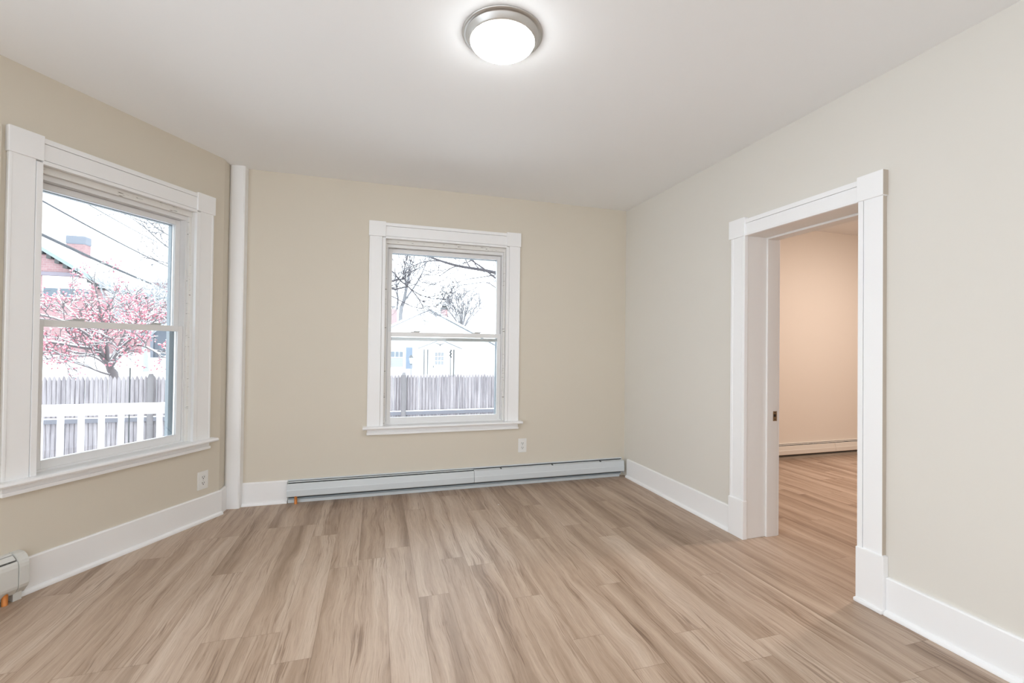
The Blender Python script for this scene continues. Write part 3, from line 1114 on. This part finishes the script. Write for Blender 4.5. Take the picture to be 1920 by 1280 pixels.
# big tree right of the back window whose limbs reach across the top of the view
def P(*r):
    return at(*r)


gb = on_ground(1010, 8.6)
bare_tree('old tree whose thick bare limbs cross the top of the back window', gb, [P(1008, 690, 8.6), P(1004, 610, 8.6), P(998, 540, 8.6), P(990, 440, 8.6)], 0.17, [
    ([P(999, 545, 8.6), P(960, 522, 8.7), P(929, 511, 8.8), P(900, 505, 8.9), P(858, 498, 9.0), P(824, 488, 9.1), P(798, 478, 9.2), P(770, 466, 9.3)], 0.042),
    ([P(1001, 575, 8.6), P(960, 545, 8.3), P(929, 521, 8.2), P(905, 502, 8.1), P(884, 488, 8.0), P(872, 478, 8.0)], 0.024),
    ([P(1004, 600, 8.6), P(965, 562, 8.8), P(928, 538, 9.0), P(912, 529, 9.1), P(890, 531, 9.2), P(862, 535, 9.3), P(830, 540, 9.4)], 0.013),
    ([P(929, 515, 8.8), P(905, 519, 8.8), P(885, 522, 8.8), P(868, 525, 8.8), P(855, 531, 8.8), P(828, 540, 8.8)], 0.010),
    ([P(858, 498, 9.0), P(845, 503, 8.9), P(832, 512, 8.8), P(824, 518, 8.7)], 0.013),
    ([P(884, 488, 8.0), P(870, 494, 8.0), P(858, 497, 8.0)], 0.010),
    ([P(824, 489, 9.1), P(805, 489, 9.1), P(785, 494, 9.2), P(772, 500, 9.3), P(762, 502, 9.4)], 0.013),
], 3, 0.60, 6, 1, M['bark'], up=0.0, tw_r=0.30)

# tree to the left of the view: two slim stems and drooping branches
gl = on_ground(700, 13.5)
bare_tree('slim bare tree with drooping branches at the left of the back window', gl, [P(702, 640, 13.5), P(704, 560, 13.5), P(700, 470, 13.5), P(702, 380, 13.5)], 0.16, [
    ([P(703, 540, 13.5), P(735, 527, 13.2), P(748, 524, 13.1), P(756, 523, 13.0), P(760, 522, 13.0)], 0.040),
    ([P(755, 523, 13.0), P(757, 510, 13.0), P(760, 498, 13.0), P(764, 482, 13.0), P(768, 470, 13.0)], 0.018),
    ([P(703, 500, 13.5), P(735, 508, 13.2), P(748, 524, 13.1), P(762, 535, 13.0), P(780, 548, 12.9), P(797, 556, 12.8), P(815, 560, 12.7), P(840, 560, 12.7)], 0.020),
    ([P(748, 524, 13.1), P(768, 540, 13.1), P(782, 556, 13.1), P(793, 575, 13.1), P(797, 587, 13.1)], 0.022),
    ([P(703, 545, 13.5), P(736, 556, 13.3), P(755, 566, 13.2), P(775, 575, 13.1), P(800, 579, 13.0), P(825, 583, 12.9)], 0.018),
    ([P(703, 520, 13.5), P(735, 541, 13.3), P(750, 540, 13.2), P(762, 538, 13.1)], 0.040),
    ([P(703, 500, 13.5), P(720, 480, 13.3), P(745, 470, 13.2), P(775, 450, 13.1)], 0.030),
], 5, 0.85, 8, 1, M['bark'], up=0.1, tw_r=0.28)
gs = on_ground(750, 40)
bare_tree('distant bare tree with two pale stems above the cottage roof', gs, [P(751, 590, 40), P(757, 565, 40), P(762, 540, 40), P(768, 510, 40)], 0.20, [
    ([P(757, 565, 40), P(775, 540, 40), P(790, 515, 40), P(800, 490, 40)], 0.09),
    ([P(744, 580, 40.5), P(746, 560, 40.5), P(744, 540, 40.5), P(740, 500, 40.5)], 0.10),
    ([P(762, 540, 40), P(760, 510, 40), P(770, 480, 40)], 0.08),
    ([P(768, 510, 40), P(790, 500, 41), P(815, 480, 41)], 0.06),
], 8, 1.6, 6, 1, M['twig'], tw_r=0.35)

# round bushy tree behind the cottage
gt = on_ground(860, 54)
rn = random.Random(21)
lim = []
for k in range(16):
    a_ = -0.95 + 1.9 * k / 15
    d0 = 54 + rn.uniform(-2.5, 2.5)
    x1, y1 = 862 + 50 * math.sin(a_) * rn.uniform(0.8, 1.05), 622 - 74 * math.cos(a_ * 0.95) * rn.uniform(0.78, 1.0)
    lim.append(([P(866, 622, 54), P(866 + (x1 - 866) * .35, 622 + (y1 - 622) * .45, (54 + d0) / 2), P(866 + (x1 - 866) * .75, 622 + (y1 - 622) * .8, d0), P(x1, y1, d0)], 0.075))
bare_tree('round many-branched bare tree behind the white cottage', gt, [P(864, 640, 54), P(866, 622, 54)], 0.25, lim, 13, 1.5, 7, 1, M['far_twig'], tw_r=0.36)

# bare tree whose twigs fill the upper right of the bay window
gw = on_ground(430, 17)
bare_tree('bare tree reaching into the upper right of the left window', gw, [P(428, 600, 17), P(420, 520, 17), P(410, 430, 17)], 0.2, [
    ([P(420, 520, 17), P(370, 498, 16.5), P(325, 470, 16.2), P(300, 452, 16), P(270, 425, 15.8), P(240, 405, 15.6), P(200, 385, 15.4)], 0.030),
    ([P(415, 470, 17), P(370, 462, 16.8), P(325, 445, 16.6), P(295, 428, 16.4), P(270, 408, 16.3), P(250, 394, 16.2)], 0.030),
    ([P(412, 450, 17), P(370, 440, 17.2), P(325, 424, 17.3), P(300, 418, 17.3), P(262, 402, 17.3)], 0.026),
    ([P(424, 560, 17), P(370, 515, 16), P(325, 496, 15.6), P(300, 490, 15.4), P(270, 482, 15.2)], 0.026),
    ([P(412, 440, 17), P(360, 428, 16), P(326, 420, 15.8), P(290, 408, 15.6)], 0.020),
], 17, 1.0, 6, 1, M['twig'], up=0.0, tw_r=0.33)

# snowy thicket in front of the brick house
gk = on_ground(275, 17.5)
rk = random.Random(31)
lim = []
for k in range(13):
    x1 = 195 + 150 * k / 12
    lim.append(([P(265, 640, 17.5), P(265 + (x1 - 265) * .5, 610, 17.5 + rk.uniform(-1, 1)), P(265 + (x1 - 265) * .85, 575 + rk.uniform(-8, 8), 17.5 + rk.uniform(-1.5, 1.5)), P(x1, 548 + rk.uniform(-10, 14), 17.5 + rk.uniform(-1.5, 1.5))], 0.03))
bare_tree('pale snowy bare tree in front of the brick house', gk, [P(272, 660, 17.5), P(265, 640, 17.5)], 0.10, lim, 33, 0.9, 9, 1, M['snowy_twig'], tw_r=0.35, snow=0.7)


# ------------------------------------------------------------------ utility cables
def cable(rows, r, label):
    a, b = at(*rows[0]), at(*rows[1])
    pts = []
    for k in range(17):
        t = -0.35 + 1.8 * k / 16
        p = a.lerp(b, t)
        p.z += -0.25 * (t * (1 - t))
        pts.append(p)
    bm = bmesh.new()
    tube(bm, pts, r, r, 6)
    return tag(obj('utility_cable', bm, M['cable']), label, 'cable', group='overhead cables')


cable([(75, 374, 12), (320, 502, 24)], 0.026, 'upper of the two heavier cables crossing the left window')
cable([(75, 438, 12), (325, 548, 24)], 0.045, 'thickest cable crossing the left window in front of the chimney')
cable([(130, 362, 13), (318, 465, 25)], 0.016, 'thin cable under the top edge of the left window')
cable([(200, 382, 24), (322, 440, 36)], 0.020, 'thin cable in the upper right corner of the left window')

# ------------------------------------------------------------------ brick house beyond the fence
KX, KY, KZ = -14.95, 30.6, 4.70        # right front corner at the eave
GX = KX - 10.0                         # left corner
AX, AZ = KX - 5.0, KZ + 0.67 * 5.0
LY = KY + 8.5
brick = thing('brick_house', 'red brick gabled house under snow beyond the left fence', 'house', ((KX + GX) / 2, (KY + LY) / 2, 0.2))
bm = bmesh.new()


def gable_solid(bm, x0, x1, y0, y1, zb, ze, xa, za):
    f = [(x0, zb), (x1, zb), (x1, ze), (xa, za), (x0, ze)]
    a = [bm.verts.new((x, y0, z)) for x, z in f]
    b = [bm.verts.new((x, y1, z)) for x, z in f]
    fs = [bm.faces.new(a), bm.faces.new(b)]
    for i in range(5):
        fs.append(bm.faces.new((a[i], a[(i + 1) % 5], b[(i + 1) % 5], b[i])))
    bmesh.ops.recalc_face_normals(bm, faces=fs)


def slab(bm, p, q, y0, y1, t):
    """A sloping roof slab from (x, z) p to q, thickness t upward."""
    vs = [bm.verts.new((x, y, z + dz)) for (x, z) in (p, q) for y in (y0, y1) for dz in (0, t)]
    qd = [(0, 1, 3, 2), (4, 6, 7, 5), (0, 4, 5, 1), (2, 3, 7, 6), (0, 2, 6, 4), (1, 5, 7, 3)]
    fs = [bm.faces.new([vs[i] for i in k]) for k in qd]
    bmesh.ops.recalc_face_normals(bm, faces=fs)


gable_solid(bm, GX, KX, KY, LY, -1.2, KZ, AX, AZ)
obj('wall', bm, M['brick'], brick)
bm = bmesh.new()
sl = 0.67
slab(bm, (AX, AZ + 0.06), (KX + 0.45, KZ - 0.45 * sl + 0.06), KY - 0.45, LY + 0.3, 0.22)
slab(bm, (GX - 0.45, KZ - 0.45 * sl + 0.06), (AX, AZ + 0.06), KY - 0.45, LY + 0.3, 0.22)
obj('roof', bm, M['snow'], brick)['label'] = 'snow covered roof'
bm = bmesh.new()
slab(bm, (AX, AZ - 0.12), (KX + 0.47, KZ - 0.47 * sl - 0.12), KY - 0.47, KY - 0.36, 0.20)
slab(bm, (GX - 0.47, KZ - 0.47 * sl - 0.12), (AX, AZ - 0.12), KY - 0.47, KY - 0.36, 0.20)
box(bm, WORLD, KX + 0.34, KX + 0.48, KZ - 0.47 * sl - 0.12, KZ - 0.47 * sl + 0.06, KY - 0.47, LY + 0.3)
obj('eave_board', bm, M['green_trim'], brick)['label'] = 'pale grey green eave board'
for k in range(15):
    x = KX + 0.15 - 0.36 * k
    z = KZ - (x - KX) * sl
    part('rake_bracket', WORLD, [(x - 0.10, x + 0.10, z - 0.36, z - 0.08, KY - 0.30, KY + 0.02)], M['iron'], brick)
for k in range(22):
    y = KY + 0.1 + 0.37 * k
    part('eave_bracket', WORLD, [(KX, KX + 0.36, KZ - 0.52, KZ - 0.30, y, y + 0.16)], M['iron'], brick)
part('lintel', WORLD, [(GX, KX - 0.05, 4.80, 5.0, KY - 0.08, KY + 0.05)], M['lintel'], brick)
for (a, b) in ((-17.28, -16.66), (-16.55, -15.92), (-15.82, -15.26)):
    fr = part('window', WORLD, [(a - 0.06, b + 0.06, 3.60, 4.78, KY - 0.05, KY + 0.05)], M['white_ext'], brick)
    part('blind', WORLD, [(a, b, 4.12, 4.72, KY - 0.07, KY - 0.04)], M['siding'], fr)
    part('pane', WORLD, [(a, b, 3.66, 4.12, KY - 0.065, KY - 0.04)], M['dark_pane'], fr)
bm = bmesh.new()
chx0, chx1 = ground_x(120, 33.4), ground_x(155, 33.4)
box(bm, WORLD, chx0, chx1, 5.6, 7.45, 33.4, 34.0)
ch = obj('chimney', bm, M['chimney'], brick)
bm = bmesh.new()
box(bm, WORLD, chx0 - 0.04, chx1 + 0.04, 7.08, 7.60, 33.36, 34.04, bev=0.08)
obj('chimney_cap', bm, M['cap'], ch)
# dark shed / porch on the right of the brick house
shed = thing('garden_shed', 'blue grey shed half hidden behind the red berry tree', 'shed', (-10.6, 25.2, -0.3))
sx0, sx1 = ground_x(283, 25), ground_x(345, 25)
part('wall', WORLD, [(sx0, sx1, -0.8, 1.9, 25, 27)], M['shed'], shed)
bm = bmesh.new()
slab(bm, (sx0 - 0.25, 1.88), (sx1 + 0.2, 2.15), 24.7, 27.2, 0.16)
obj('roof', bm, M['snow'], shed)['label'] = 'snowy shed roof'
part('window', WORLD, [(sx0 + 0.35, sx0 + 0.95, 0.45, 1.15, 24.95, 25.02)], M['dark_pane'], shed)
part('corner_post', WORLD, [(sx0, sx0 + 0.12, -0.8, 1.9, 24.94, 25.02), (sx0 + 1.15, sx0 + 1.27, -0.8, 1.9, 24.94, 25.02)], M['cap'], shed)
part('door', WORLD, [(sx0 + 1.4, sx0 + 2.2, -0.6, 1.3, 24.95, 25.02)], M['iron'], shed)
# far house behind
fh = thing('far_house', 'low distant house with a flat grey roof right of the brick house', 'house', (-17, 46, 0))
part('wall', WORLD, [(ground_x(280, 46), ground_x(345, 46), -1, 6.4, 46, 50)], M['brick'], fh)
bm = bmesh.new()
box(bm, WORLD, ground_x(276, 46), ground_x(350, 46), 6.4, 6.75, 45.7, 50.3)
obj('roof', bm, M['snow'], fh)

# ------------------------------------------------------------------ white cottage beyond the back fence
CY = 28.3
cot = thing('white_cottage', 'white cottage with snowy gable roof and small porch seen through the back window', 'house', (3.1, CY + 3, -1.3))
CX, CZ = 3.1, 3.42
CS = 0.50
HW = 5.6
bm = bmesh.new()
gable_solid(bm, CX - HW, CX + HW, CY, CY + 8, -1.4, CZ - CS * HW, CX, CZ)
obj('wall', bm, M['siding'], cot)
bm = bmesh.new()
slab(bm, (CX, CZ + 0.04), (CX + HW + 0.4, CZ + 0.04 - CS * (HW + 0.4)), CY - 0.35, CY + 8.2, 0.14)
slab(bm, (CX - HW - 0.4, CZ + 0.04 - CS * (HW + 0.4)), (CX, CZ + 0.04), CY - 0.35, CY + 8.2, 0.14)
obj('roof', bm, M['snow'], cot)['label'] = 'snow covered roof'
bm = bmesh.new()
slab(bm, (CX, CZ - 0.00), (CX + HW + 0.4, CZ - CS * (HW + 0.4)), CY - 0.37, CY - 0.30, 0.05)
slab(bm, (CX - HW - 0.4, CZ - CS * (HW + 0.4)), (CX, CZ - 0.00), CY - 0.37, CY - 0.30, 0.05)
obj('rake_trim', bm, M['edge'], cot)['label'] = 'thin grey roof edge'


def cz(py, px=820, y=CY):
    """Height of the point at pixel row py on the plane y."""
    d = at(px, py, 1.0) - CAM
    return CAM.z + d.z / d.y * y


def cx(px, y=CY):
    return ground_x(px, y)


PYY = CY - 1.3                          # porch front plane
pa, pz = cx(826, PYY), cz(636, 826, PYY)
px0, px1, pze = cx(783, PYY), cx(866, PYY), cz(653, 826, PYY)
bm = bmesh.new()
slab(bm, (pa, pz), (px1, pze), PYY - 0.1, CY + 0.1, 0.12)
slab(bm, (px0, pze), (pa, pz), PYY - 0.1, CY + 0.1, 0.12)
obj('porch_roof', bm, M['snow'], cot)['label'] = 'snowy porch roof'
bm = bmesh.new()
slab(bm, (pa, pz - 0.05), (px1, pze - 0.05), PYY - 0.13, PYY - 0.08, 0.055)
slab(bm, (px0, pze - 0.05), (pa, pz - 0.05), PYY - 0.13, PYY - 0.08, 0.055)
obj('porch_rake', bm, M['edge'], cot)
f = [(px0 + 0.35, pze - 0.06), (px1 - 0.35, pze - 0.06), (pa, pz - 0.06)]
bm = bmesh.new()
a = [bm.verts.new((x, PYY, z)) for x, z in f]
b = [bm.verts.new((x, PYY + 0.1, z)) for x, z in f]
fs = [bm.faces.new(a), bm.faces.new(b)] + [bm.faces.new((a[i], a[(i + 1) % 3], b[(i + 1) % 3], b[i])) for i in range(3)]
bmesh.ops.recalc_face_normals(bm, faces=fs)
obj('porch_gable', bm, M['siding'], cot)
for c in (795.8, 802.4, 851.5):
    bm = bmesh.new()
    x = cx(c, PYY)
    box(bm, WORLD, x - 0.035, x + 0.035, -1.25, pze - 0.03, PYY + 0.02, PYY + 0.09)
    obj('porch_post', bm, M['postdark'], cot)['label'] = 'thin dark porch post'
bm = bmesh.new()
x = cx(845.5, PYY)
tube(bm, [Vector((x, PYY + 0.05, -0.7)), Vector((x, PYY + 0.05, pze - 0.04))], 0.022, 0.022, 6)
for k in range(5):
    z = cz(657 + 3.0 * k, 826, PYY)
    octa(bm, Vector((x + 0.03 * (-1) ** k, PYY + 0.03, z)), 0.06, 1.2)
obj('porch_vine', bm, M['postdark'], cot)
part('porch_floor', WORLD, [(px0 + 0.2, px1 - 0.2, -1.35, -1.1, PYY, CY)], M['snow'], cot)
# door with glazed top
dz0, dz1 = -1.1, cz(656)
d0, d1 = cx(812), cx(836)
dr = part('door', WORLD, [(d0, d1, dz0, dz1, CY - 0.04, CY + 0.05)], M['white_ext'], cot)
part('door_frame', WORLD, [(d0 - 0.10, d0 - 0.02, dz0, dz1 + 0.08, CY - 0.07, CY + 0.05), (d1 + 0.02, d1 + 0.10, dz0, dz1 + 0.08, CY - 0.07, CY + 0.05), (d0 - 0.1, d1 + 0.1, dz1 + 0.02, dz1 + 0.10, CY - 0.07, CY + 0.05)], M['white_ext'], cot)
g0, g1, gz0, gz1 = cx(815.5), cx(832.5), cz(684), cz(660)
part('door_pane', WORLD, [(g0 + (g1 - g0) * i / 3 + 0.015, g0 + (g1 - g0) * (i + 1) / 3 - 0.015, gz0 + (gz1 - gz0) * j / 3 + 0.015, gz0 + (gz1 - gz0) * (j + 1) / 3 - 0.015, CY - 0.055, CY - 0.03) for i in range(3) for j in range(3)], M['curtain'], dr)
part('door_handle', WORLD, [(cx(812.6), cx(814.0), cz(689), cz(685), CY - 0.09, CY - 0.04)], M['iron'], dr)
# window with blind
w0, w1, wz0, wz1 = cx(733), cx(756.5), cz(688, 745), cz(659, 745)
wn_ = part('window', WORLD, [(w0 - 0.08, w1 + 0.08, wz0 - 0.08, wz1 + 0.08, CY - 0.04, CY + 0.05)], M['white_ext'], cot)
mid = cz(669, 745)
part('pane', WORLD, [(w0 + (w1 - w0) * i / 3 + 0.02, w0 + (w1 - w0) * (i + 1) / 3 - 0.02, mid, wz1, CY - 0.06, CY - 0.03) for i in range(3)], M['dark_pane'], wn_)
part('blind', WORLD, [(w0, w1, wz0, mid - 0.05, CY - 0.06, CY - 0.03)], M['curtain'], wn_)
part('shutter', WORLD, [(cx(761.5), cx(773.5), cz(691, 767), cz(651, 767), CY - 0.07, CY)], M['shutter'], cot, label='slate blue shutter')
# spread-winged ornament in the porch gable
oc = Vector((pa - 0.02, PYY - 0.03, cz(645.5, 826, PYY)))
bm = bmesh.new()
for s in (-1, 1):
    q = [oc + Vector((0, 0, -0.03)), oc + Vector((s * 0.10, 0, 0.02)), oc + Vector((s * 0.22, 0, 0.06)), oc + Vector((s * 0.36, 0, 0.035))]
    tube(bm, smooth_poly(q), 0.030, 0.010, 5)
octa(bm, oc + Vector((0, 0, -0.05)), 0.05, 1.6)
orn = obj('gable_ornament', bm, M['iron'], cot)
# eave end and roofs of the neighbours
lamp_x, lamp_y = cx(771.5, 24.5), 24.5
lp = thing('lamp_post', 'small lantern lamp post in front of the cottage shutter', 'lamp post', (lamp_x, lamp_y, -1.3))
bm = bmesh.new()
tube(bm, [Vector((lamp_x, lamp_y, -1.35)), Vector((lamp_x, lamp_y, cz(682, 771, lamp_y)))], 0.035, 0.030, 8)
obj('post', bm, M['cap'], lp)
lz0, lz1 = cz(680, 771, lamp_y), cz(670.5, 771, lamp_y)
bm = bmesh.new()
lathe(bm, [(0.04, lz0 - 0.03), (0.06, lz0), (0.105, lz1), (0.0, lz1)], (lamp_x, lamp_y), 6)
obj('lantern_glass', bm, M['white_ext'], lp)
bm = bmesh.new()
lathe(bm, [(0.135, lz1), (0.12, lz1 + 0.03), (0.03, lz1 + 0.13), (0.0, lz1 + 0.16)], (lamp_x, lamp_y), 6)
lathe(bm, [(0.03, lz0 - 0.04), (0.05, lz0 - 0.10), (0.0, lz0 - 0.12)], (lamp_x, lamp_y), 6)
obj('lantern_cap', bm, M['iron'], lp)

# chimneys of houses further back
ba = thing('neighbour_house', 'snowy house behind the cottage with a red brick chimney', 'house', (4.5, 42, -1.3))
nx = cx(832, 42)
bm = bmesh.new()
gable_solid(bm, nx - 4.5, nx + 5.0, 42, 48, -1.4, 1.2, nx, 3.4)
obj('wall', bm, M['siding'], ba)
bm = bmesh.new()
slab(bm, (nx, 3.4), (nx + 5.2, 1.1), 41.7, 48.2, 0.15)
slab(bm, (nx - 4.7, 1.2), (nx, 3.4), 41.7, 48.2, 0.15)
obj('roof', bm, M['snow'], ba)
bm = bmesh.new()
box(bm, WORLD, cx(827.5, 43), cx(838, 43), 2.6, cz(580, 832, 43), 43, 43.6)
c_ = obj('chimney', bm, M['chimney'], ba)
bm = bmesh.new()
box(bm, WORLD, cx(826.5, 43), cx(838.5, 43), cz(580, 832, 43), cz(576, 832, 43), 42.95, 43.65)
box(bm, WORLD, cx(828.5, 43), cx(837, 43), cz(575, 832, 43), cz(572.5, 832, 43), 43.1, 43.5)
obj('chimney_cap', bm, M['iron'], c_)
bb_ = thing('neighbour_house', 'snowy house at the left of the back window with a wide red chimney', 'house', (0.6, 50.5, -1.3))
nx = cx(738, 50.5)
bm = bmesh.new()
gable_solid(bm, nx - 6, nx + 3.2, 50.5, 56.5, -1.4, 1.6, nx - 1.4, 3.6)
obj('wall', bm, M['siding'], bb_)
bm = bmesh.new()
slab(bm, (nx - 1.4, 3.6), (nx + 3.4, 1.5), 50.2, 56.7, 0.15)
slab(bm, (nx - 6.2, 1.5), (nx - 1.4, 3.6), 50.2, 56.7, 0.15)
obj('roof', bm, M['snow'], bb_)
bm = bmesh.new()
box(bm, WORLD, cx(728, 51.0), cx(744, 51.0), 2.4, cz(579, 738, 51.0), 51.0, 51.8)
c_ = obj('chimney', bm, M['chimney'], bb_)
bm = bmesh.new()
box(bm, WORLD, cx(731, 51.1), cx(741, 51.1), cz(575.5, 738, 51.1), cz(573.5, 738, 51.1), 51.1, 51.7)
box(bm, WORLD, cx(735, 51.1), cx(737, 51.1), cz(580, 738, 51.1), cz(575, 738, 51.1), 51.3, 51.5)
obj('chimney_cap', bm, M['edge'], c_)
gr = thing('garage', 'snow roofed garage at the right of the back window', 'garage', (8.2, 37, -1.3))
gx0 = cx(872, 37)
bm = bmesh.new()
gable_solid(bm, gx0, gx0 + 7, 37, 40.4, -1.4, cz(618, 880, 37), gx0 + 3.5, cz(590, 900, 37))
obj('wall', bm, M['siding'], gr)
bm = bmesh.new()
slab(bm, (gx0 - 0.2, cz(618, 880, 37) - 0.05), (gx0 + 3.5, cz(590, 900, 37)), 36.8, 40.6, 0.15)
slab(bm, (gx0 + 3.5, cz(590, 900, 37)), (gx0 + 7.2, cz(618, 880, 37) - 0.05), 36.8, 40.6, 0.15)
obj('roof', bm, M['snow'], gr)
